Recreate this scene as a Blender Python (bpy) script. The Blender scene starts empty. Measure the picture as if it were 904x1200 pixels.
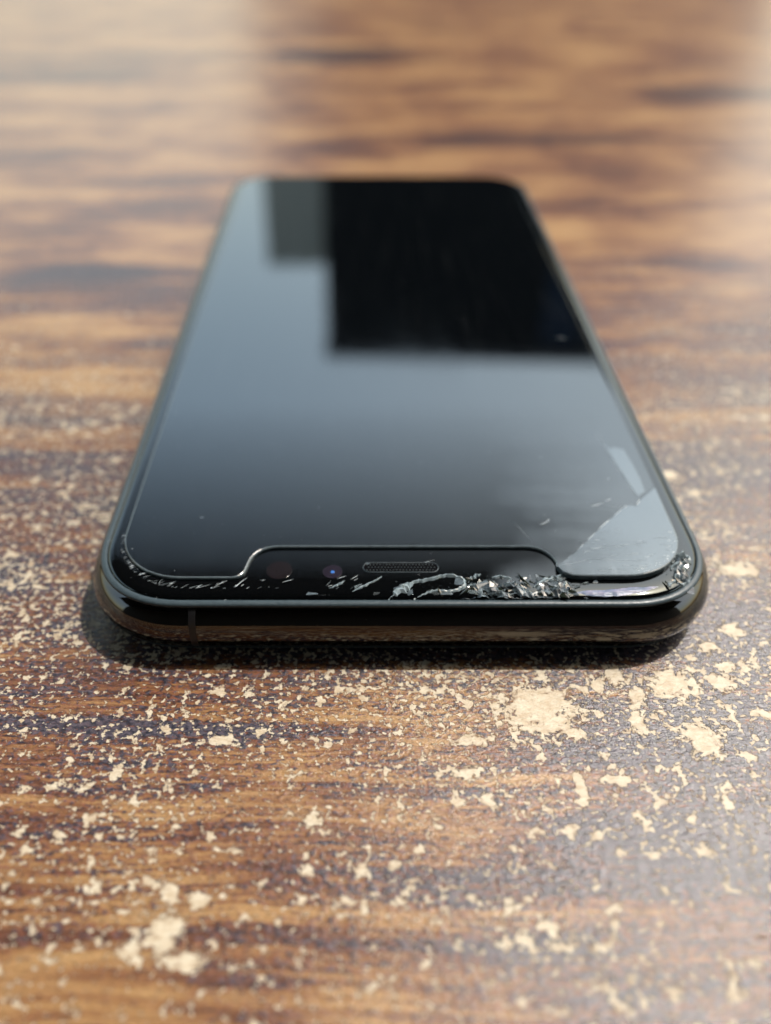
import bpy, bmesh, math, random
from mathutils import Vector, Matrix, noise as mnoise

random.seed(7)
S = 0.001                      # lengths below are millimetres unless a name says metres
R = math.radians
scene = bpy.context.scene
C = scene.collection

# ------------------------------------------------------------------ camera
cam_d = bpy.data.cameras.new('camera')
cam = bpy.data.objects.new('camera', cam_d); C.objects.link(cam)
cam.location = (-4.97*S, -59.54*S, 69.3*S)
cam.rotation_euler = (R(90 - 39.103), 0, 0)
cam_d.sensor_fit = 'VERTICAL'; cam_d.sensor_height = 36.0; cam_d.sensor_width = 36.0
cam_d.lens = 964.37/1200*36
cam_d.shift_x = (452 - 418.92)/1200
cam_d.clip_start = 0.001; cam_d.clip_end = 2000
cam_d.dof.use_dof = True
cam_d.dof.focus_distance = 0.0845
cam_d.dof.aperture_fstop = cam_d.lens/2.6
scene.camera = cam

# ------------------------------------------------------------------ sky, sun, exposure
SUN_EL, SUN_AZ = 62.0, 55.0    # azimuth clockwise from +Y towards +X
w = bpy.data.worlds.new('World'); scene.world = w; w.use_nodes = True
nt = w.node_tree; bg = nt.nodes['Background']
sky = nt.nodes.new('ShaderNodeTexSky'); sky.sky_type = 'NISHITA'
sky.sun_disc = False
sky.sun_elevation = R(SUN_EL); sky.sun_rotation = R(SUN_AZ)
sky.air_density = 2.0; sky.dust_density = 4.5; sky.ozone_density = 0.5
nt.links.new(sky.outputs[0], bg.inputs[0]); bg.inputs[1].default_value = 0.15
sl = bpy.data.lights.new('sun', 'SUN'); sl.energy = 2.0; sl.angle = R(0.55); sl.color = (1.0, 0.97, 0.92)
so = bpy.data.objects.new('sun', sl); C.objects.link(so)
sd = Vector((math.sin(R(SUN_AZ))*math.cos(R(SUN_EL)), math.cos(R(SUN_AZ))*math.cos(R(SUN_EL)), math.sin(R(SUN_EL))))
so.rotation_euler = sd.to_track_quat('Z', 'Y').to_euler(); so.location = sd*3
scene.view_settings.view_transform = 'Standard'; scene.view_settings.look = 'None'
scene.view_settings.exposure = 1.25; scene.view_settings.gamma = 1.0
scene.view_settings.use_curve_mapping = False
scene.render.engine = 'CYCLES'
scene.cycles.use_denoising = True

# ------------------------------------------------------------------ helpers
def obj(name, me, mats=(), parent=None, label=None, cat=None, group=None, kind=None):
    o = bpy.data.objects.new(name, me); C.objects.link(o)
    if me is not None:
        for m in (mats if isinstance(mats, (list, tuple)) else [mats]):
            if m.name not in [x.name for x in me.materials if x]: me.materials.append(m)
    if parent: o.parent = parent
    if label: o['label'] = label
    if cat: o['category'] = cat
    if group: o['group'] = group
    if kind: o['kind'] = kind
    return o
def mesh(name, verts, faces, mat_idx=None, smooth=False, scale=S):
    me = bpy.data.meshes.new(name)
    me.from_pydata([(v[0]*scale, v[1]*scale, v[2]*scale) for v in verts], [], faces)
    if mat_idx: me.polygons.foreach_set('material_index', mat_idx)
    if smooth: me.polygons.foreach_set('use_smooth', [True]*len(me.polygons))
    me.update(); return me
def box(name, x0, x1, y0, y1, z0, z1, bev=0.0):            # metres
    bm = bmesh.new(); bmesh.ops.create_cube(bm, size=1)
    for v in bm.verts:
        v.co = Vector(((x0+x1)/2 + v.co.x*(x1-x0), (y0+y1)/2 + v.co.y*(y1-y0), (z0+z1)/2 + v.co.z*(z1-z0)))
    if bev: bmesh.ops.bevel(bm, geom=bm.edges[:], offset=bev, segments=3, affect='EDGES')
    me = bpy.data.meshes.new(name); bm.to_mesh(me); bm.free(); return me
class N:                                                   # small node-building aid
    def __init__(s, name):
        s.m = bpy.data.materials.new(name); s.m.use_nodes = True
        s.t = s.m.node_tree; s.b = s.t.nodes['Principled BSDF']
    def new(s, typ, **kw):
        n = s.t.nodes.new(typ)
        for k, v in kw.items(): setattr(n, k, v)
        return n
    def set(s, sock, v):
        if isinstance(v, bpy.types.NodeSocket): s.t.links.new(v, sock)
        else: sock.default_value = v
    def math(s, op, a, b=0.0, c=None, clamp=False):
        n = s.new('ShaderNodeMath', operation=op, use_clamp=clamp)
        s.set(n.inputs[0], a); s.set(n.inputs[1], b)
        if c is not None: s.set(n.inputs[2], c)
        return n.outputs[0]
    def vmath(s, op, a, b=(0,0,0)):
        n = s.new('ShaderNodeVectorMath', operation=op)
        s.set(n.inputs[0], a); s.set(n.inputs[1], b)
        return n
    def noise(s, vec, scale=1.0, detail=4.0, rough=0.55, dist=0.0, lac=2.0):
        n = s.new('ShaderNodeTexNoise'); s.set(n.inputs['Vector'], vec)
        n.inputs['Scale'].default_value = scale; n.inputs['Detail'].default_value = detail
        n.inputs['Roughness'].default_value = rough; n.inputs['Distortion'].default_value = dist
        n.inputs['Lacunarity'].default_value = lac
        return n.outputs[0]
    def smooth(s, v, a, b):
        n = s.new('ShaderNodeMapRange', interpolation_type='SMOOTHSTEP')
        s.set(n.inputs[0], v); s.set(n.inputs[1], a); s.set(n.inputs[2], b)
        return n.outputs[0]
    def lin(s, v, a, b, c, d):
        n = s.new('ShaderNodeMapRange'); s.set(n.inputs[0], v)
        for i, x in enumerate((a, b, c, d)): s.set(n.inputs[1+i], x)
        return n.outputs[0]
    def ramp(s, v, stops):
        n = s.new('ShaderNodeValToRGB'); s.set(n.inputs[0], v); e = n.color_ramp.elements
        while len(e) < len(stops): e.new(0.5)
        for el, (p, c) in zip(e, stops): el.position = p; el.color = (*c, 1)
        return n.outputs[0]
    def mix(s, f, a, b, blend='MIX'):
        n = s.new('ShaderNodeMix', data_type='RGBA', blend_type=blend)
        s.set(n.inputs[0], f)
        s.set(n.inputs[6], (*a, 1) if isinstance(a, tuple) else a); s.set(n.inputs[7], (*b, 1) if isinstance(b, tuple) else b)
        return n.outputs[2]
    def scalev(s, vec, v):
        return s.vmath('MULTIPLY', vec, v).outputs[0]
    def objmm(s):
        return s.scalev(s.new('ShaderNodeTexCoord').outputs['Object'], (1000, 1000, 1000))
    def bump(s, h, dist, strength=1.0, normal=None):
        n = s.new('ShaderNodeBump'); s.set(n.inputs['Height'], h)
        n.inputs['Distance'].default_value = dist; n.inputs['Strength'].default_value = strength
        if normal is not None: s.set(n.inputs['Normal'], normal)
        return n.outputs[0]
def plain(name, col, rough=0.5, metal=0.0, ior=1.5, vary=0.15, scale=0.8, trans=0.0, spec=0.5, bump=0.0):
    n = N(name); P = n.objmm()
    v = n.noise(P, scale, 5, 0.6)
    n.set(n.b.inputs['Base Color'], n.mix(v, tuple(c*(1-vary) for c in col), tuple(min(1, c*(1+vary)) for c in col)))
    n.set(n.b.inputs['Roughness'], n.lin(v, 0.3, 0.7, rough*0.8, rough*1.2))
    n.b.inputs['Metallic'].default_value = metal; n.b.inputs['IOR'].default_value = ior
    n.b.inputs['Transmission Weight'].default_value = trans
    n.b.inputs['Specular IOR Level'].default_value = spec
    if bump: n.set(n.b.inputs['Normal'], n.bump(v, bump*S))
    return n.m

# ------------------------------------------------------------------ table top material: worn wood-print laminate
def table_material():
    n = N('worn_wood_print'); P = n.objmm()
    sep = n.new('ShaderNodeSeparateXYZ'); n.set(sep.inputs[0], P)
    X, Y = sep.outputs[0], sep.outputs[1]
    warp = n.noise(n.scalev(P, (0.012, 0.03, 0)), 1.0, 3, 0.5)
    Yw = n.math('ADD', Y, n.lin(warp, 0, 1, -4, 4))
    cmb = n.new('ShaderNodeCombineXYZ'); n.set(cmb.inputs[0], X); n.set(cmb.inputs[1], Yw)
    G = cmb.outputs[0]
    band = n.noise(n.scalev(G, (0.006, 0.060, 0)), 1.0, 5, 0.65)
    blot = n.noise(n.scalev(P, (0.026, 0.044, 0)), 1.0, 6, 0.70)
    grain = n.noise(n.scalev(G, (0.012, 0.50, 0)), 1.0, 5, 0.65)
    fine = n.noise(n.scalev(G, (0.12, 2.4, 0)), 1.0, 4, 0.6)
    grit = n.noise(n.scalev(P, (0.8, 1.5, 1)), 1.5, 4, 0.68)
    grit2 = n.noise(n.scalev(P, (1.3, 2.0, 1)), 1.1, 3, 0.6)
    # printed wood tones
    t = n.math('ADD', n.math('MULTIPLY', band, 0.62), n.math('MULTIPLY', grain, 0.38))
    t = n.math('ADD', t, n.lin(fine, 0, 1, -0.12, 0.12))
    t = n.math('ADD', t, n.math('MULTIPLY', n.lin(blot, 0.25, 0.75, -0.11, 0.11), n.lin(Y, 30, 120, 1.0, 1.9)))
    t = n.lin(t, 0.36, 0.64, 0.32, 0.68)
    t = n.math('ADD', 0.52, n.math('MULTIPLY', n.math('SUBTRACT', t, 0.52), n.lin(Y, 30, 160, 1.0, 0.5)))
    t = n.math('ADD', t, n.math('ADD', n.math('MULTIPLY', n.smooth(Yw, -13, -18), n.lin(X, -5, 22, 0.075, -0.07)), n.math('MULTIPLY', n.math('MULTIPLY', n.smooth(Yw, -16, -8), n.smooth(Y, 45, 15)), -0.045)))  # lower right darkened so the glare there looks cooler
    # dark knots and print; far patches partly paint in the building's reflection
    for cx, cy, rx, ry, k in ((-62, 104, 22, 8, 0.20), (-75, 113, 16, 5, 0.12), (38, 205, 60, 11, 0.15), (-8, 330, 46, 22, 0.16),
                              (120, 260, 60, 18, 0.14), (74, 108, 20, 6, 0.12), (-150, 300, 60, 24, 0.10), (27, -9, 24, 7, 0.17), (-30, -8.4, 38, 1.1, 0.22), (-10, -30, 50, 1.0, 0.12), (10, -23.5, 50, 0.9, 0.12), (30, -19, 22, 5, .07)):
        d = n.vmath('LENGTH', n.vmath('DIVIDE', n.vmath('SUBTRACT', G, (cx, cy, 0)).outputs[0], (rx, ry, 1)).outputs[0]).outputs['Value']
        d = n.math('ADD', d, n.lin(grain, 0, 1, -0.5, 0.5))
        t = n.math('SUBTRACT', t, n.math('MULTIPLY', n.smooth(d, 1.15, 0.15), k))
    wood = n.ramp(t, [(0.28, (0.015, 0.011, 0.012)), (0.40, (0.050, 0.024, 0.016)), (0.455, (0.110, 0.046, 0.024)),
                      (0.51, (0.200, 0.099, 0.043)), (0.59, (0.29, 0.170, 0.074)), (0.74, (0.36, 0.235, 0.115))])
    wood = n.mix(0.75, wood, n.ramp(n.noise(n.scalev(P, (0.9, 2.2, 1)), 2.0, 3, 0.6), [(0.30, (0.35, 0.35, 0.36)), (0.5, (0.95, 0.95, 0.95)), (0.7, (1, 1, 1))]), 'MULTIPLY')
    # worn zone fades out away from the phone's broken end
    wearmap = n.noise(n.scalev(P, (0.020, 0.040, 0)), 1.0, 3, 0.6)
    zone = n.lin(Y, 45, 125, 1.0, 0.0)
    zone2 = n.math('ADD', zone, n.math('MULTIPLY', n.lin(wearmap, 0.3, 0.7, -0.22, 0.18), n.lin(zone, 0, 0.4, 0.3, 1.0)), clamp=True)
    # abrasion: print rubbed to red-brown and to dark grey-blue, partly painted sky sheen, in grains under a millimetre
    patch = n.noise(n.scalev(P, (0.045, 0.13, 0)), 1.0, 4, 0.6)
    rub = n.math('ADD', n.math('MULTIPLY', grit, 1.0), n.lin(patch, 0.3, 0.7, -0.10, 0.10))
    rub = n.math('ADD', rub, n.lin(t, 0.34, 0.66, 0.13, -0.15))
    rub = n.math('ADD', rub, n.lin(X, -35, 35, -0.045, 0.035))
    rub = n.math('ADD', rub, n.lin(Y, -36, -8, -0.05, 0.025))
    g1 = n.math('MULTIPLY', n.smooth(rub, 0.41, 0.48), n.lin(zone2, 0, 1, 0.10, 0.80))
    g2 = n.math('MULTIPLY', n.smooth(rub, 0.485, 0.56), n.lin(zone2, 0, 1, 0.08, 0.90))
    wood = n.mix(g1, wood, n.mix(n.smooth(grit2, 0.4, 0.6), (0.036, 0.014, 0.010), (0.18, 0.066, 0.038)))
    wood = n.mix(g2, wood, n.mix(n.smooth(grit2, 0.38, 0.62), (0.014, 0.017, 0.027), (0.055, 0.056, 0.078)))
    # flaked chips showing the pale board
    fl = n.noise(n.scalev(P, (0.95, 1.0, 1)), 0.62, 4, 0.60, 0.1)
    fl2 = n.noise(n.scalev(P, (1.0, 1.15, 1)), 1.5, 3, 0.55, 0.0)
    th = n.lin(zone2, 0, 1, 0.75, 0.576)
    th = n.math('ADD', th, n.lin(patch, 0.35, 0.65, 0.035, -0.035))
    e1 = n.math('SUBTRACT', fl, th)
    e2 = n.math('MULTIPLY', n.math('SUBTRACT', fl2, n.math('ADD', th, n.lin(Y, -22, -8, 0.02, -0.015))), 0.9)
    e = n.math('MAXIMUM', e1, e2)
    edge = n.noise(n.scalev(P, (1, 1, 1)), 0.95, 5, 0.70, 0.4)
    for cx, cy, rx, ry in CHIPS:
        d = n.vmath('LENGTH', n.vmath('DIVIDE', n.vmath('SUBTRACT', P, (cx, cy, 0)).outputs[0], (rx, ry, 1)).outputs[0]).outputs['Value']
        d = n.math('ADD', n.math('MULTIPLY', n.math('SUBTRACT', 1.0, d), 0.30), n.lin(edge, 0, 1, -0.50, 0.50))
        e = n.math('MAXIMUM', e, n.math('MULTIPLY', d, 0.5))
    chip = n.smooth(e, 0.0, 0.030)
    rim = n.math('MULTIPLY', n.smooth(e, -0.05, -0.005), 0.25)          # grime lodged against the chip edges
    wood = n.mix(rim, wood, (0.040, 0.034, 0.040))
    board = n.mix(n.smooth(n.noise(n.scalev(P, (0.7, 1.4, 1)), 0.9, 6, 0.72), 0.34, 0.62), (0.34, 0.265, 0.175), (0.46, 0.405, 0.31))
    worn = n.smooth(n.noise(n.scalev(P, (0.5, 0.8, 1)), 1.0, 4, 0.65), 0.48, 0.64)      # some chips only rubbed to a tan underlayer
    tan = n.mix(n.math('MULTIPLY', worn, n.smooth(e, 0.10, 0.02)), board, (0.235, 0.165, 0.105))
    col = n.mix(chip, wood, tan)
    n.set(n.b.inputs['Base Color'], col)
    rg = n.math('ADD', n.lin(grit, 0.3, 0.7, 0.17, 0.28), n.math('MULTIPLY', chip, 0.25))
    rg = n.math('ADD', rg, n.lin(zone2, 0, 1, 0.08, 0.0))
    n.set(n.b.inputs['Roughness'], rg)
    n.b.inputs['IOR'].default_value = 1.46
    hgt = n.math('ADD', n.math('MULTIPLY', chip, -0.10), n.math('MULTIPLY', grit, n.lin(zone2, 0, 1, 0.015, 0.17)))
    hgt = n.math('ADD', hgt, n.math('MULTIPLY', fine, 0.025))
    n.set(n.b.inputs['Normal'], n.bump(hgt, 1.0*S, 0.8))
    return n.m
# large chips: centre and half-axes on the table
CHIPS = ((13.6, -6.6, 4.7, 3.4), (28.4, -3.2, 3.2, 1.9), (22.6, -2.2, 1.5, 1.4), (29.5, -10.2, 1.9, 2.4), (33.9, -3.0, 1.5, 1.3),
         (-21.0, -28.9, 1.5, 1.7), (-21.0, -25.8, .8, .9), (-18.4, -26.4, 1.0, .8), (-18.8, -31.2, 1.8, 0.8), (-23.4, -30.3, .9, .9),
         (23.6, -8.0, 0.8, 2.2), (24.4, -4.8, 1.0, 1.3), (20.6, -3.4, 0.9, 0.9), (17.2, -9.6, 1.1, 1.0),
         (6.6, -10.3, 2.2, .7), (-18.5, -10.4, 1.3, .7), (34, 2.0, 1.4, 1.1), (42.0, 14.5, 2.6, 1.4), (38.0, 34.0, 3.0, 1.4), (37.5, 4.5, 1.6, 1.0),
         (16.2, -15.6, 0.6, 1.7), (5.5, -14.0, 1.4, .8), (-9, -19.0, 1.0, .8), (19.8, -14.8, 1.8, .6))

# ------------------------------------------------------------------ setting
M_table = table_material()
M_tedge = plain('board_edge', (0.30, 0.20, 0.12), 0.6)
tt = box('table_top', -0.62, 0.62, -0.16, 0.72, -0.028, 0.0, 0.0015)
obj('table_top', tt, M_table, kind='structure')
gm_ = N('paving'); gp = gm_.new('ShaderNodeTexCoord').outputs['Object']
gm_.set(gm_.b.inputs['Base Color'], gm_.mix(gm_.noise(gp, 3.0, 8, 0.65), (0.10, 0.095, 0.085), (0.20, 0.19, 0.17)))
gm_.b.inputs['Roughness'].default_value = 0.85
obj('ground', box('ground', -60, 60, -60, 60, -0.95, -0.75), gm_.m, kind='structure')

M_dark = plain('dark_canopy', (0.020, 0.019, 0.018), 0.7, scale=0.02)
M_dwall = plain('dark_facade', (0.006, 0.008, 0.009), 0.8, scale=0.004, spec=0.1)
M_grey = plain('grey_render', (0.30, 0.32, 0.30), 0.8, scale=0.004)
M_cap = plain('parapet_metal', (0.02, 0.02, 0.022), 0.5, scale=0.01)
# buildings, and an added dark canopy, seen only as mirror images in glass, steel and varnish
b1 = obj('dark_building', None, label='dark flat-roofed building mirrored as black rectangle in the phone screen', cat='building')
b1.location = (1.75, 9.0, -0.75); b1.rotation_euler = (0, 0, -0.05)
obj('wall', box('wall', -2.13, 2.15, 0, 6, 0, 5.54), M_dwall, b1)
obj('roof', box('roof', -2.16, 2.18, -0.03, 6.03, 5.543, 5.66, 0.01), M_cap, b1)
M_tint = plain('blue_tint', (0.010, 0.022, 0.045), 0.15, scale=0.004, spec=0.1)
for x0 in (0.45, 1.02, 1.59): obj('tint_panel', box('tint_panel', x0, x0+0.46, -0.02, 0.0, 3.9, 5.40, 0.004), M_tint, b1)  # added panels, tint part of the building's mirror image blue
b2 = obj('grey_building', None, label='lower grey building mirrored beside the black rectangle in the screen', cat='building')
b2.location = (-0.70, 9.1, -0.75)
obj('wall', box('wall', -0.33, 0.31, 0, 4, 0, 4.38), M_grey, b2)
obj('roof', box('roof', -0.34, 0.315, -0.02, 4.02, 4.383, 4.47, 0.01), M_grey, b2)
pc = obj('shade_canopy', None, label='added unseen dark roof, wall and slats that shape the reflections', cat='shade_canopy')  # added out of view, blocks sky from table, screen and steel
pc.location = (0, -1.3, -0.75)
obj('back_wall', box('back_wall', -3.0, 3.0, -0.15, 0, 0, 2.40), M_dark, pc)
obj('shade_roof', box('shade_roof', 0.421, 3.0, -0.15, 1.50, 2.403, 2.52, 0.005), M_dark, pc)  # added slab, deepens the phone's shadow
obj('roof', box('roof', -3.0, 0.42, -0.15, 3.06, 2.403, 2.52, 0.005), M_dark, pc)
for k in range(32):                                            # added slats, wider towards the roof, ends staggered, to grade the screen's sky reflection
    y_ = 3.07 + k*0.029; w_ = 0.0245 - 0.00076*k
    obj('shade_slat', box('shade_slat', -3.0, 0.48 + 0.46*((k*0.618) % 1.0), y_, y_ + w_, 2.42, 2.4208), M_dark, pc)
for x in (-2.9, -1.3): obj('rafter', box('rafter', x, x+0.06, 2.9, 3.98, 2.427, 2.49), M_dark, pc)

# ------------------------------------------------------------------ phone
W2, L, RC = 35.45, 146.4, 12.0
def outline(inset, nseg=14, nlen=8):
    """rounded rectangle, counter-clockwise, same vertex count for every inset"""
    r = max(RC - inset, 0.5); x = W2 - inset; y0, y1 = inset, L - inset
    pts = []
    for cx, cy, a0 in ((x-r, y0+r, -90), (x-r, y1-r, 0), (-x+r, y1-r, 90), (-x+r, y0+r, 180)):
        for i in range(nseg+1):
            a = R(a0 + 90*i/nseg); ca, sa = math.cos(a), math.sin(a)
            p = 2/2.25                                      # slightly squircular corner
            pts.append((cx + r*math.copysign(abs(ca)**p, ca), cy + r*math.copysign(abs(sa)**p, sa)))
    return pts
def loft(name, prof, cap_bot=False, cap_top=False, smooth=True):
    rings = [outline(i) for i, z in prof]; n = len(rings[0]); V = []; F = []
    for (i, z), rg in zip(prof, rings): V += [(x, y, z) for x, y in rg]
    for k in range(len(prof)-1):
        for j in range(n):
            a, b = k*n+j, k*n+(j+1) % n
            F.append((a, b, b+n, a+n))
    if cap_bot: F.append(tuple(reversed(range(n))))
    if cap_top: F.append(tuple(range((len(prof)-1)*n, len(prof)*n)))
    me = mesh(name, V, F)
    if smooth:
        me.polygons.foreach_set('use_smooth', [len(p.vertices) == 4 for p in me.polygons]); me.update()
    return me

n = N('black_polished_steel'); P = n.objmm()
n.b.inputs['Metallic'].default_value = 1.0
v = n.noise(n.scalev(P, (0.25, 0.25, 2.5)), 1.0, 5, 0.6)
n.set(n.b.inputs['Base Color'], n.mix(v, (0.070, 0.066, 0.062), (0.108, 0.102, 0.096)))
n.set(n.b.inputs['Roughness'], n.math('ADD', n.lin(v, 0.3, 0.7, 0.012, 0.035), n.math('MULTIPLY', n.smooth(n.noise(P, 1.3, 4, 0.7), 0.62, 0.72), 0.25)))
n.set(n.b.inputs['Normal'], n.bump(n.noise(P, 0.35, 3, 0.5), 0.012*S, 0.5))
M_steel = n.m
M_gasket = plain('grey_blue_gasket', (0.034, 0.050, 0.060), 0.38, vary=0.3, scale=2.0, bump=0.03, spec=0.3)
M_band = plain('black_plastic', (0.006, 0.006, 0.007), 0.4)
def screen_glass(name, ior, base, r0, r1, dust=0.0):
    n = N(name); P = n.objmm()
    sm = n.noise(n.scalev(P, (0.06, 0.022, 0.05)), 1.0, 4, 0.6, 0.6)
    n.set(n.b.inputs['Roughness'], n.lin(sm, 0.35, 0.65, r0, r1))
    specks = n.smooth(n.noise(P, 2.6, 2, 0.5), 0.765, 0.80)
    smear = n.math('MULTIPLY', n.smooth(n.noise(n.scalev(P, (0.5, 0.05, 0.1)), 1.0, 5, 0.65), 0.5, 0.8), dust)
    n.set(n.b.inputs['Base Color'], n.mix(n.math('ADD', n.math('MULTIPLY', specks, 0.35), smear), base, (0.5, 0.54, 0.58)))
    n.b.inputs['IOR'].default_value = ior
    n.b.inputs['Specular Tint'].default_value = (0.86, 1.0, 1.02, 1)          # oil-repellent coating
    return n.m
M_disp = screen_glass('black_display_glass', 1.58, (0.001, 0.0012, 0.0015), 0.02, 0.05)
M_prot = screen_glass('bonded_protector_glass', 1.92, (0.0008, 0.001, 0.0014), 0.02, 0.06, 0.006)
M_gap = screen_glass('air_gapped_protector_glass', 2.3, (0.010, 0.012, 0.014), 0.03, 0.09, 0.10)
M_rim = plain('glass_edge', (0.085, 0.108, 0.122), 0.10, ior=1.55, vary=0.5, scale=1.2)
M_back = plain('black_back_glass', (0.006, 0.006, 0.007), 0.06)
M_shard = plain('broken_glass', (0.62, 0.72, 0.76), 0.05, trans=0.95, ior=1.5, vary=0.08, scale=2.0)
M_crush = plain('crushed_glass', (0.060, 0.078, 0.090), 0.14, ior=1.55, vary=0.6, scale=3.0)
n = N('fractured_glass'); P = n.objmm()
v = n.noise(n.scalev(P, (1.0, 1.3, 1.0)), 0.9, 4, 0.65, 0.6)
n.set(n.b.inputs['Base Color'], n.ramp(v, [(0.38, (0.004, 0.005, 0.006)), (0.50, (0.028, 0.038, 0.045)), (0.60, (0.085, 0.11, 0.125)), (0.70, (0.22, 0.265, 0.29))]))
n.b.inputs['Roughness'].default_value = 0.16; n.b.inputs['IOR'].default_value = 1.6
M_crust = n.m
M_rib = plain('split_glass_ridge', (0.16, 0.20, 0.22), 0.14, ior=1.55, vary=0.5, scale=2.0)
M_scratch = plain('scratched_white', (0.34, 0.39, 0.42), 0.5, vary=0.3, scale=1.5)
M_darkshard = plain('dark_glass_splinter', (0.012, 0.016, 0.012), 0.05, ior=1.6, vary=0.4)

phone = obj('smartphone', None, label='black smartphone lying face up with shattered near edge on worn table', cat='phone')
# steel band (rounded side), seats for the two glass faces
prof = [(2.30, 0.55), (1.70, 0.62), (1.25, 0.80)]
for i in range(13):
    a = R(-62 + i*(124/12))
    prof.append((3.1*(1-math.cos(a)), 3.75 + 3.15*math.sin(a)/math.sin(R(62))*0.95))
prof += [(1.80, 6.98)]
frame = obj('frame', loft('frame', prof), M_steel, phone)
obj('gasket', loft('gasket', [(1.52, 6.62), (1.36, 6.88), (1.40, 7.08), (1.56, 7.20), (1.90, 7.25), (2.10, 7.20), (2.12, 6.9)]), M_gasket, phone)
obj('back_gasket', loft('back_gasket', [(2.5, 0.42), (1.55, 0.50), (1.28, 0.62), (1.22, 0.80), (1.6, 0.9)]), M_gasket, phone)
obj('back_glass', loft('back_glass', [(3.6, 0.02), (2.6, 0.10), (1.9, 0.28), (1.7, 0.50), (2.0, 0.62)], cap_bot=True), M_back, phone)
ZG = 7.60
disp = obj('display_glass', loft('display_glass', [(2.15, 6.9), (2.15, 7.18), (2.26, 7.34), (2.5, 7.46), (2.9, 7.545), (3.4, 7.588), (4.0, ZG)], cap_top=True), M_disp, phone)
# antenna break across the band, near end: a thin plastic strip following the band's section
def frame_strip(name, xa, xb):
    V = []; F = []
    pr = prof[3:-1]
    for (i, z) in pr:
        for x in (xa, xb): V.append((x, i - 0.012, z))
    for k in range(len(pr)-1): F.append((2*k, 2*k+1, 2*k+3, 2*k+2))
    return mesh(name, V, F, smooth=True)
obj('antenna_band', frame_strip('antenna_band', -22.8, -22.05), M_band, frame)

# ---- screen protector: outline with notch cut-out, cracked corner piece
ZP0, ZP1 = 7.625, 7.98
def arc(cx, cy, r, a0, a1, n=8):
    return [(cx + r*math.cos(R(a0+(a1-a0)*i/n)), cy + r*math.sin(R(a0+(a1-a0)*i/n))) for i in range(n+1)]
PX, PY0, PY1, PR = 31.5, 4.75, 141.6, 7.5
NX, NY = 17.0, 9.8
crack = [(16.75, 6.35), (17.9, 7.4), (19.2, 8.6), (20.9, 10.5), (22.6, 12.5), (24.9, 14.9), (26.6, 16.7), (27.3, 17.1), (28.2, 17.0), (29.2, 18.5), (PX, 20.8)]
corner_lo = [(17.3, 5.35), (18.2, 4.85)] + [(19.5, PY0)] + arc(PX-PR, PY0+PR, PR, -90, 0, 12)
main_o = list(crack) + arc(PX-PR, PY1-PR, PR, 0, 90, 10) + arc(-PX+PR, PY1-PR, PR, 90, 180, 10) + arc(-PX+PR, PY0+PR, PR, 180, 270, 12)
main_o += [(-19.0, PY0)] + arc(-18.6, PY0+1.5, 1.5, -88, -15, 5) + [(-17.0, 6.6)] + arc(-13.9, 6.8, 3.0, 172, 90, 7)
main_o += arc(13.9, 6.8, 3.0, 90, 8, 7)
corner_o = [(p[0]+0.05, p[1]-0.05) for p in reversed(crack)]
corner_o = corner_lo + corner_o
def slab(name, pts, z0, z1, bev, tilt=None, sharp=None):
    """plate with chamfered upper edge; flat top = material 0, edge = material 1"""
    n = len(pts); off = []
    for i in range(n):
        a, b, c = Vector(pts[i-1]), Vector(pts[i]), Vector(pts[(i+1) % n])
        d1, d2 = (b-a), (c-b)
        d1 = d1.normalized() if d1.length > 1e-6 else d2.normalized(); d2 = d2.normalized() if d2.length > 1e-6 else d1
        t = (d1+d2); t = t.normalized() if t.length > 1e-6 else d1
        off.append(Vector((-t.y, t.x)))
    rows = [(0.0, z0), (0.0, z1-bev*0.75), (bev*0.35, z1-bev*0.28), (bev, z1)]
    V = []
    for o_, z in rows: V += [(p[0]+q.x*o_*k, p[1]+q.y*o_*k, z1-(z1-z)*(k if z > z0 else 1)) for p, q, k in zip(pts, off, sharp or [1]*n)]
    if tilt: V = [(x, y, z + (tilt(x, y) if z > z0 else 0)) for x, y, z in V]
    F = []; mi = []
    for k in range(3):
        for j in range(n):
            a, b = k*n+j, k*n+(j+1) % n; F.append((a, b, b+n, a+n)); mi.append(1)
    F.append(tuple(range(3*n, 4*n))); mi.append(0)
    return mesh(name, V, F, mi)
prot = obj('screen_protector', slab('screen_protector', main_o, ZP0, ZP1, 0.16, sharp=[0.12]*len(crack) + [1]*(len(main_o)-len(crack))), [M_prot, M_rim], phone)
obj('cracked_corner', slab('cracked_corner', corner_o, ZP0, ZP1+0.02, 0.16, sharp=[1]*len(corner_lo) + [0.12]*len(crack), tilt=lambda x, y: 0.018*(20-y)), [M_gap, M_rim], prot)
# lifted strip beside the crack where air got under the protector
strip = [(28.94, 18.9), (30.1, 19.9), (30.2, 22.63), (30.04, 25.72), (29.72, 28.76), (28.64, 29.34), (27.88, 28.95), (27.28, 30.73), (27.81, 26.84), (28.39, 22.63)]
obj('lifted_strip', slab('lifted_strip', strip, ZP1+0.002, ZP1+0.022, 0.012), [M_gap, M_gap], prot)

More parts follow.
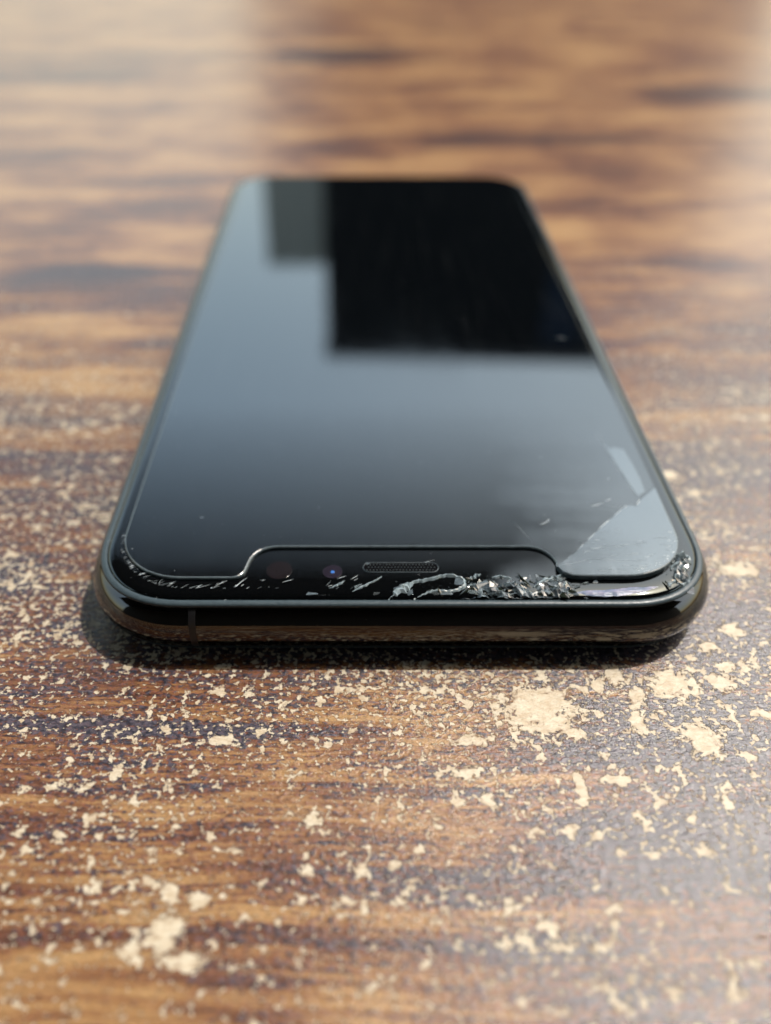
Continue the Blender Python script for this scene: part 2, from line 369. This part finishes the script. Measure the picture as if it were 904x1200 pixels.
# ---- earpiece, camera, sensor on the display glass
def stadium(cx, cy, hw, hh, n=8):
    return arc(cx+hw-hh, cy, hh, -90, 90, n) + arc(cx-hw+hh, cy, hh, 90, 270, n)
M_mesh = plain('speaker_mesh', (0.10, 0.125, 0.135), 0.3, metal=0.6, vary=0.5, scale=4)
M_void = plain('speaker_void', (0.004, 0.004, 0.005), 1.0, spec=0.0)
ear = obj('earpiece', slab('earpiece', stadium(-0.2, 6.72, 4.1, 0.75), ZG-0.02, ZG+0.02, 0.015), [M_void, M_gasket], phone)
so_, si_ = stadium(-0.2, 6.72, 4.18, 0.80), stadium(-0.2, 6.72, 4.08, 0.70); k_ = len(so_)
V = [(x, y, ZG-0.01) for x, y in so_] + [((a[0]+b[0])/2, (a[1]+b[1])/2, ZG+0.07) for a, b in zip(so_, si_)] + [(x, y, ZG) for x, y in si_]
F = [(r*k_+j, r*k_+(j+1) % k_, (r+1)*k_+(j+1) % k_, (r+1)*k_+j) for r in range(2) for j in range(k_)]
obj('earpiece_rim', mesh('earpiece_rim', V, F, smooth=True), M_gasket, ear)
V = []; F = []
for r in range(3):
    for c in range(21):
        x = -0.2 - 3.70 + c*0.36 + (r % 2)*0.18; y = 6.72 - 0.42 + r*0.42
        if abs(x+0.2) > 3.85: continue
        k = len(V); q = 0.085
        V += [(x-q, y-q, ZG+0.02), (x+q, y-q, ZG+0.02), (x+q, y+q, ZG+0.02), (x-q, y+q, ZG+0.02), (x, y, ZG+0.14)]
        F += [(k, k+1, k+4), (k+1, k+2, k+4), (k+2, k+3, k+4), (k+3, k, k+4)]
obj('speaker_mesh', mesh('speaker_mesh', V, F), M_mesh, ear, kind='stuff')
def disc(cx, cy, r, n=28): return arc(cx, cy, r, 0, 360*(n-1)/n, n-1)
M_lens = plain('lens_purple', (0.010, 0.007, 0.013), 0.12, vary=0.4)
M_core = plain('lens_blue', (0.03, 0.11, 0.34), 0.1, vary=0.5, scale=3)
M_sens = plain('sensor_red', (0.006, 0.004, 0.0045), 0.1)
lens = obj('front_camera', slab('front_camera', disc(-7.66, 6.05, 1.05), ZG, ZG+0.015, 0.01), [M_lens, M_lens], phone)
obj('lens_core', slab('lens_core', disc(-7.66, 6.0, 0.22), ZG+0.012, ZG+0.03, 0.01), [M_core, M_core], lens)
obj('face_sensor', slab('face_sensor', disc(-13.5, 6.3, 1.4), ZG, ZG+0.010, 0.008), [M_sens, M_sens], phone)

# ---- broken glass
def surf(x, y):
    """height of the display glass at a place near its edge"""
    ax = abs(x); r = RC
    if ax > W2 - r and y < r:
        ins = r - math.hypot(ax-(W2-r), r-y)
    else: ins = min(W2-ax, y)
    t = max(0, min(1, (ins-2.15)/1.85)); return 7.2 + 0.4*(1-(1-t)**2.4)
def pxy(u, v):                                              # place on the display glass, measured off the photograph's grid
    return ((u-472)*0.0936*(1 - (v-665)*0.00125) - 0.0, 6.72 - (v-665)*0.1345 + (v-665)**2*0.00020)
shard_meshes = []
for k in range(10):
    bm = bmesh.new()
    for i in range(9):
        bm.verts.new((random.uniform(-.5, .5)*S, random.uniform(-.5, .5)*S, random.uniform(-.25, .25)*S))
    bmesh.ops.convex_hull(bm, input=bm.verts[:])
    for v_ in [v_ for v_ in bm.verts if not v_.link_faces]: bm.verts.remove(v_)
    me = bpy.data.meshes.new('glass_shard'); bm.to_mesh(me); bm.free(); shard_meshes.append(me)
mats3 = (M_shard, M_crush, M_darkshard)
variants = {}
def shard(x, y, sx, sy, sz, rot, mat, tilt=0.0, dz=0.0):
    cx = max(-(W2-RC), min(W2-RC, x)); cy = max(RC, y); dx, dy = x-cx, y-cy; dd = math.hypot(dx, dy); lim = RC - 2.35 - 0.35*min(sx, 1.6)
    if y < RC and dd > lim: x, y = cx + dx*lim/dd, cy + dy*lim/dd           # keep pieces inside the glass seat
    base = random.randrange(10); key = (base, mat.name)
    if key not in variants:
        me = shard_meshes[base].copy(); me.materials.clear(); me.materials.append(mat); variants[key] = me
    o = bpy.data.objects.new('glass_shard', variants[key]); C.objects.link(o); o.parent = disp
    o.location = (x*S, y*S, (surf(x, y)+dz)*S); o.scale = (sx, sy, sz)
    o.rotation_euler = (random.uniform(-tilt, tilt), random.uniform(-tilt, tilt), rot)
    return o
# larger pieces, one by one
for u, v_, ln, wd, hh, ang, m in (
    (565, 683, 2.4, 1.3, 1.1, 0.35, M_crush), (556, 693, 1.4, 1.0, 0.9, -0.3, M_shard), (575, 694, 2.6, 0.8, 0.9, 0.1, M_shard),
    (596, 684, 1.8, 1.2, 1.0, 0.5, M_shard), (604, 694, 2.2, 0.9, 0.8, 0.0, M_crush), (616, 680, 2.6, 0.7, 1.2, -1.05, M_darkshard),
    (611, 688, 1.5, 0.5, 0.7, -0.7, M_shard), (650, 693, 3.4, 1.0, 1.0, -0.45, M_darkshard), (636, 681, 2.2, 1.0, 0.7, 0.5, M_shard),
    (652, 680, 2.4, 0.8, 0.6, 0.55, M_shard), (632, 697, 2.0, 0.7, 0.6, 0.0, M_crush), (664, 690, 1.0, 1.5, 0.8, 0.2, M_shard),
    (672, 700, 1.0, 0.8, 0.7, 0.6, M_shard), (588, 698, 1.6, 0.6, 0.6, 0.2, M_darkshard), (541, 698, 1.8, 0.7, 0.7, 0.2, M_darkshard),
    (363, 698, 1.6, 0.7, 0.7, 0.1, M_crush), (375, 699, 0.9, 0.4, 0.4, 0.0, M_shard), (420, 688, 1.4, 0.7, 0.7, 0.5, M_shard),
    (442, 697, 1.5, 0.6, 0.5, 0.1, M_shard), (470, 688, 1.8, 1.0, 0.8, 0.6, M_crush), (478, 700, 1.4, 0.6, 0.6, 0.3, M_crush),
    (505, 698, 2.4, 0.7, 0.7, 0.15, M_shard), (525, 699, 1.6, 0.6, 0.6, 0.0, M_crush), (535, 683, 1.3, 1.1, 0.7, 0.3, M_crush),
    (796, 664, 1.3, 1.6, 1.0, 0.5, M_shard), (800, 675, 1.1, 1.3, 1.0, 0.9, M_crush), (806, 667, 1.0, 1.0, 1.0, 0.2, M_darkshard),
    (790, 678, 1.0, 1.0, 0.9, 0.4, M_darkshard), (788, 688, 1.2, 0.7, 0.7, 0.6, M_shard), (803, 655, 1.5, 0.6, 0.7, 0.0, M_shard),
    (684, 684, 1.5, 0.8, 0.5, 0.3, M_shard), (697, 682, 1.1, 0.6, 0.5, 0.4, M_crush), (431, 661, 0.55, 0.45, 0.5, 0.0, M_crush),
    (135, 676, 0.9, 0.4, 0.4, 0.5, M_crush), (168, 687, 1.0, 0.45, 0.4, -0.6, M_shard)):
    x, y = pxy(u, v_); k_ = 1.3 if 440 < u < 680 else 1.1; shard(x, max(y, 2.4), ln*k_, wd*k_, hh*k_*0.55, ang, m, 0.18, 0.0)
# loose smaller pieces through the crushed strip
for k in range(84):
    if k < 60:
        u = random.gauss(600, 46); v_ = random.uniform(675, 701)
        if u < 490: v_ = random.uniform(690, 701)
        if not 440 < u < 690: continue
    else:
        u = random.uniform(783, 812); v_ = random.uniform(650, 692)
        if (u-783)*0.6 + 0 > (700-v_)+8: continue
    x, y = pxy(u, v_)
    if y < 1.95 or abs(x) > 33: continue
    s_ = random.uniform(0.35, 1.25)
    shard(x, y, s_*random.uniform(1, 1.9), s_*random.uniform(0.5, 1), s_*random.uniform(0.4, 0.75), random.uniform(0, 3.1), random.choice((M_crush, M_darkshard, M_shard, M_darkshard)), 0.35, -0.01)
# bed of crushed glass: faceted crust under the loose pieces
def crust(name, u0, u1, v0, v1, nu, nv, dens):
    V = []; F = []
    for j in range(nv+1):
        for i in range(nu+1):
            u = u0 + (u1-u0)*(i + random.uniform(-.4, .4))/nu; v_ = v0 + (v1-v0)*(j + random.uniform(-.4, .4))/nv
            x, y = pxy(u, v_); y = max(y, 2.2)
            h = mnoise.multi_fractal(Vector((x*0.9, y*1.3, 3.1)), 1.0, 2.2, 4)
            k = dens(u, v_) + (mnoise.noise(Vector((x*0.7, y*0.9, 9.0))))*0.95
            V.append((x, y, surf(x, y) - 0.12 + max(0, min(1, k*1.6))*(0.10 + 0.16*h + random.uniform(0, 0.22))))
    for j in range(nv):
        for i in range(nu):
            a = j*(nu+1)+i; F += [(a+nu+1, a+nu+2, a), (a+nu+2, a+1, a)]
    return obj(name, mesh(name, V, F), M_crust, disp)
crust('crushed_glass', 446, 702, 667, 702.5, 74, 10, lambda u, v_: min(1, (u-545)/22, (712-u)/40)*0.34 - max(0, (686-v_)/22) + (0.25 if v_ > 694 else 0) - (0.5 if u > 668 else 0))
crust('crushed_glass', 776, 815, 646, 692, 13, 14, lambda u, v_: 0.9 - ((u-800)/15)**2 - ((v_-669)/20)**2)
# fracture ribs: raised curls of split glass
def rib(pts_px, w0, h, mat, name='fracture_rib', jit=1.0):
    U = lambda a, b: (a+b)/2 + (random.uniform(a, b)-(a+b)/2)*jit
    pts = [Vector(pxy(*p)) for p in pts_px]
    P2 = []
    for i in range(len(pts)-1):
        p0, p1, p2, p3 = pts[max(i-1, 0)], pts[i], pts[i+1], pts[min(i+2, len(pts)-1)]
        for k in range(5):
            t = k/5
            P2.append(0.5*((2*p1) + (p2-p0)*t + (2*p0-5*p1+4*p2-p3)*t*t + (3*p1-p0-3*p2+p3)*t**3))
    P2.append(pts[-1]); V = []; F = []; n_ = len(P2)
    for i, p in enumerate(P2):
        d = (P2[min(i+1, n_-1)] - P2[max(i-1, 0)]).normalized(); q = Vector((-d.y, d.x))
        s_ = math.sin(math.pi*(0.06 + 0.88*i/(n_-1)))**0.6*U(0.7, 1.25); ww = w0*s_; hh = h*s_*U(0.7, 1.2)
        z = surf(p.x, p.y); sh = U(-.25, .25)*ww
        for a, b in ((-1, -0.06), (-0.25, hh), (0.35, hh*0.8), (1, -0.06)):
            r_ = p + q*(ww*a*0.5 + sh); V.append((r_.x, r_.y, z + (b if b < 0 else b*U(.75, 1.2))))
    for i in range(n_-1):
        for k in range(3): F.append((4*i+k, 4*i+4+k, 4*i+5+k, 4*i+1+k))
    F += [(0, 1, 2, 3), (4*n_-1, 4*n_-2, 4*n_-3, 4*n_-4)]
    return obj(name, mesh(name, V, F), mat, disp)
rib([(453, 701), (463, 695), (474, 687), (487, 682.5), (505, 679), (522, 675), (537, 677), (543, 683), (540, 690), (526, 693), (508, 693), (494, 697), (483, 701)], 0.60, 0.26, M_rib, jit=0.6)
rib([(460, 698), (472, 690), (482, 685)], 1.3, 0.4, M_rib)
rib([(411, 694), (424, 688), (436, 682), (447, 676)], 0.35, 0.16, M_rib)
rib([(384, 690), (395, 686), (403, 681)], 0.35, 0.15, M_rib)
rib([(625, 689), (637, 682), (651, 677), (666, 674)], 0.7, 0.3, M_rib)
rib([(547, 680), (556, 676), (563, 673)], 0.45, 0.2, M_rib)
rib([(576, 677), (588, 676), (600, 679)], 0.5, 0.2, M_rib)
rib([(605, 687), (613, 693), (622, 695)], 0.5, 0.3, M_rib)
rib([(787, 655), (797, 650), (808, 653), (812, 660)], 0.9, 0.4, M_rib)
rib([(786, 668), (795, 660), (806, 661)], 0.7, 0.4, M_rib)
rib([(780, 690), (790, 682), (800, 683), (808, 676)], 0.6, 0.35, M_rib)
# split layer with interference colours along the edge, right of the shatter
n = N('iridescent_split'); P = n.objmm()
v = n.noise(n.scalev(P, (0.35, 1.4, 0)), 1.0, 4, 0.6, 0.8)
n.set(n.b.inputs['Base Color'], n.ramp(v, [(0.30, (0.03, 0.045, 0.07)), (0.45, (0.09, 0.12, 0.19)), (0.55, (0.16, 0.16, 0.24)), (0.68, (0.30, 0.31, 0.34))]))
n.b.inputs['Roughness'].default_value = 0.38; n.b.inputs['IOR'].default_value = 1.4
n.set(n.b.inputs['Normal'], n.bump(v, 0.25*S, 0.6)); M_irid = n.m
rib([(668, 695), (690, 694), (712, 694), (735, 692), (758, 690), (776, 686)], 1.3, 0.12, M_irid, 'split_layer', 0.15)

# crushed crumbs and fine scratches (too small to pick apart)
V = []; F = []
def tetra(x, y, z, s_):
    k = len(V); a = random.uniform(0, 6.28)
    for i in range(3): V.append((x + s_*random.uniform(.5, 1.1)*math.cos(a+i*2.1), y + s_*random.uniform(.4, 1)*math.sin(a+i*2.1), z - 0.03))
    V.append((x + random.uniform(-.3, .3)*s_, y + random.uniform(-.3, .3)*s_, z + s_*random.uniform(.3, .9)))
    F.extend([(k, k+1, k+3), (k+1, k+2, k+3), (k+2, k, k+3)])
for k in range(800):
    q = random.random()
    if q < 0.72:
        u = random.gauss(590, 60); v_ = 701 - abs(random.gauss(0, 13))
        if u < 450 or u > 705 or v_ < 668: continue
    elif q < 0.86:
        u = random.uniform(780, 813); v_ = random.uniform(648, 694)
    else:
        u = random.uniform(240, 780); v_ = 703 - abs(random.gauss(0, 2.0))
    x, y = pxy(u, v_)
    if y < 2.15: y = 2.15
    if abs(x) > W2-RC and y < RC and RC - math.hypot(abs(x)-(W2-RC), RC-y) < 2.2: continue
    tetra(x, y, surf(x, y), random.uniform(0.03, 0.13))
obj('glass_crumbs', mesh('glass_crumbs', V, F), M_crush, disp, kind='stuff')
V = []; F = []
def scratch(x, y, ang, ln, wd, z):
    k = len(V); d = Vector((math.cos(ang), math.sin(ang))); q = Vector((-d.y, d.x)); c = Vector((x, y))
    for s_ in (-1, -0.3, 0.4, 1):
        p = c + d*ln*0.5*s_ + q*random.uniform(-.06, .06)*ln*0.3; wv = wd*(1-abs(s_)**2*0.9)
        for t_ in (-1, 0, 1):
            r_ = p + q*wv*0.5*t_; zz = z if z else surf(r_.x, r_.y)
            V.append((r_.x, r_.y, zz + (0.014 if t_ == 0 else 0.004)))
    for i in range(3):
        for j in range(2): F.append((k+3*i+j, k+3*i+3+j, k+3*i+4+j, k+3*i+1+j))
for k in range(130):                                           # left corner: short parallel rubs
    a = R(random.uniform(178, 276))
    ins = random.uniform(2.3, 4.3); r_ = RC - ins
    x, y = -(W2-RC) + r_*math.cos(a)*1.0, RC + r_*math.sin(a)
    if a > R(262): x += random.uniform(0, 6)
    scratch(x, y, random.gauss(0.55, 0.22), 0.25 + 2.4*random.random()**2.2, random.choice((0.02, 0.03, 0.04, 0.09)), 0)
for k in range(26):
    u = random.uniform(240, 420); v_ = random.uniform(676, 699); x, y = pxy(u, v_)
    scratch(x, y, random.gauss(0.5, 0.2), random.uniform(0.2, 1.4), random.uniform(0.02, 0.06), 0)
x, y = pxy(496, 660); scratch(x, y, 0.42, 3.0, 0.05, 0)
obj('scratches', mesh('scratches', V, F), M_scratch, disp, kind='stuff')
V = []; F = []
for k in range(46):                                            # cracked corner of the protector
    x = random.uniform(18.5, 30.5); y = random.uniform(5.3, 13)
    if y > 5.0 + (x-16.8)*1.15 or (x > 27 and y < 7.5): continue
    scratch(x, y, random.gauss(0.12, 0.25), random.uniform(0.3, 1.6), random.uniform(0.02, 0.05), ZP1+0.022+0.018*(20-y))
for k in range(40):
    a = R(random.uniform(-85, 5)); r_ = PR - random.uniform(0.3, 1.1)
    x, y = PX-PR + r_*math.cos(a), PY0+PR + r_*math.sin(a)
    scratch(x, y, random.uniform(-.3, 1.0), random.uniform(0.15, 0.6), random.uniform(0.03, 0.07), ZP1+0.022+0.018*(20-y))
for (x, y, a, ln) in ((-23.2, 14.9, -0.2, 0.5), (16.8, 13.9, 0.5, 1.5), (17.3, 14.4, 0.9, 0.7), (23.7, 17.3, 0.35, 1.8), (25.2, 18.2, 0.5, 1.2), (26.3, 22.5, 0.8, 0.35), (27.6, 60.0, 0.2, 1.6)):
    scratch(x, y, a, ln, 0.07, ZP1+0.001)
for k in range(len(crack)-2):
    a, b = Vector(crack[k]), Vector(crack[k+1]); c = (a+b)/2
    scratch(c.x, c.y, math.atan2(b.y-a.y, b.x-a.x), (b-a).length*0.9, 0.10, ZP1+0.003)
for pts in (((16.9, 6.3), (15.2, 8.2), (14.8, 10.6), (13.2, 14.0)), ((27.2, 17.1), (24.6, 16.9), (22.5, 17.4)), ((28.8, 18.8), (28.2, 22.6), (27.6, 27.2), (26.9, 33.5)),
            ((20.0, 10.5), (23.5, 9.6), (27.5, 10.2)), ((16.9, 6.3), (21.0, 7.4), (26.0, 7.0))):
    for a, b in zip(pts, pts[1:]):
        a, b = Vector(a), Vector(b); c = (a+b)/2
        lift = 0.018*(20-c.y)+0.02 if (c.x > 17 and c.y < 12) else 0
        if a.y < 9.9 and a.x < 17 and b.x < 17: continue
        scratch(c.x, c.y, math.atan2(b.y-a.y, b.x-a.x), (b-a).length*1.05, 0.03, ZP1+0.002+lift)
obj('scratches', mesh('protector_scratches', V, F), M_scratch, prot, kind='stuff')
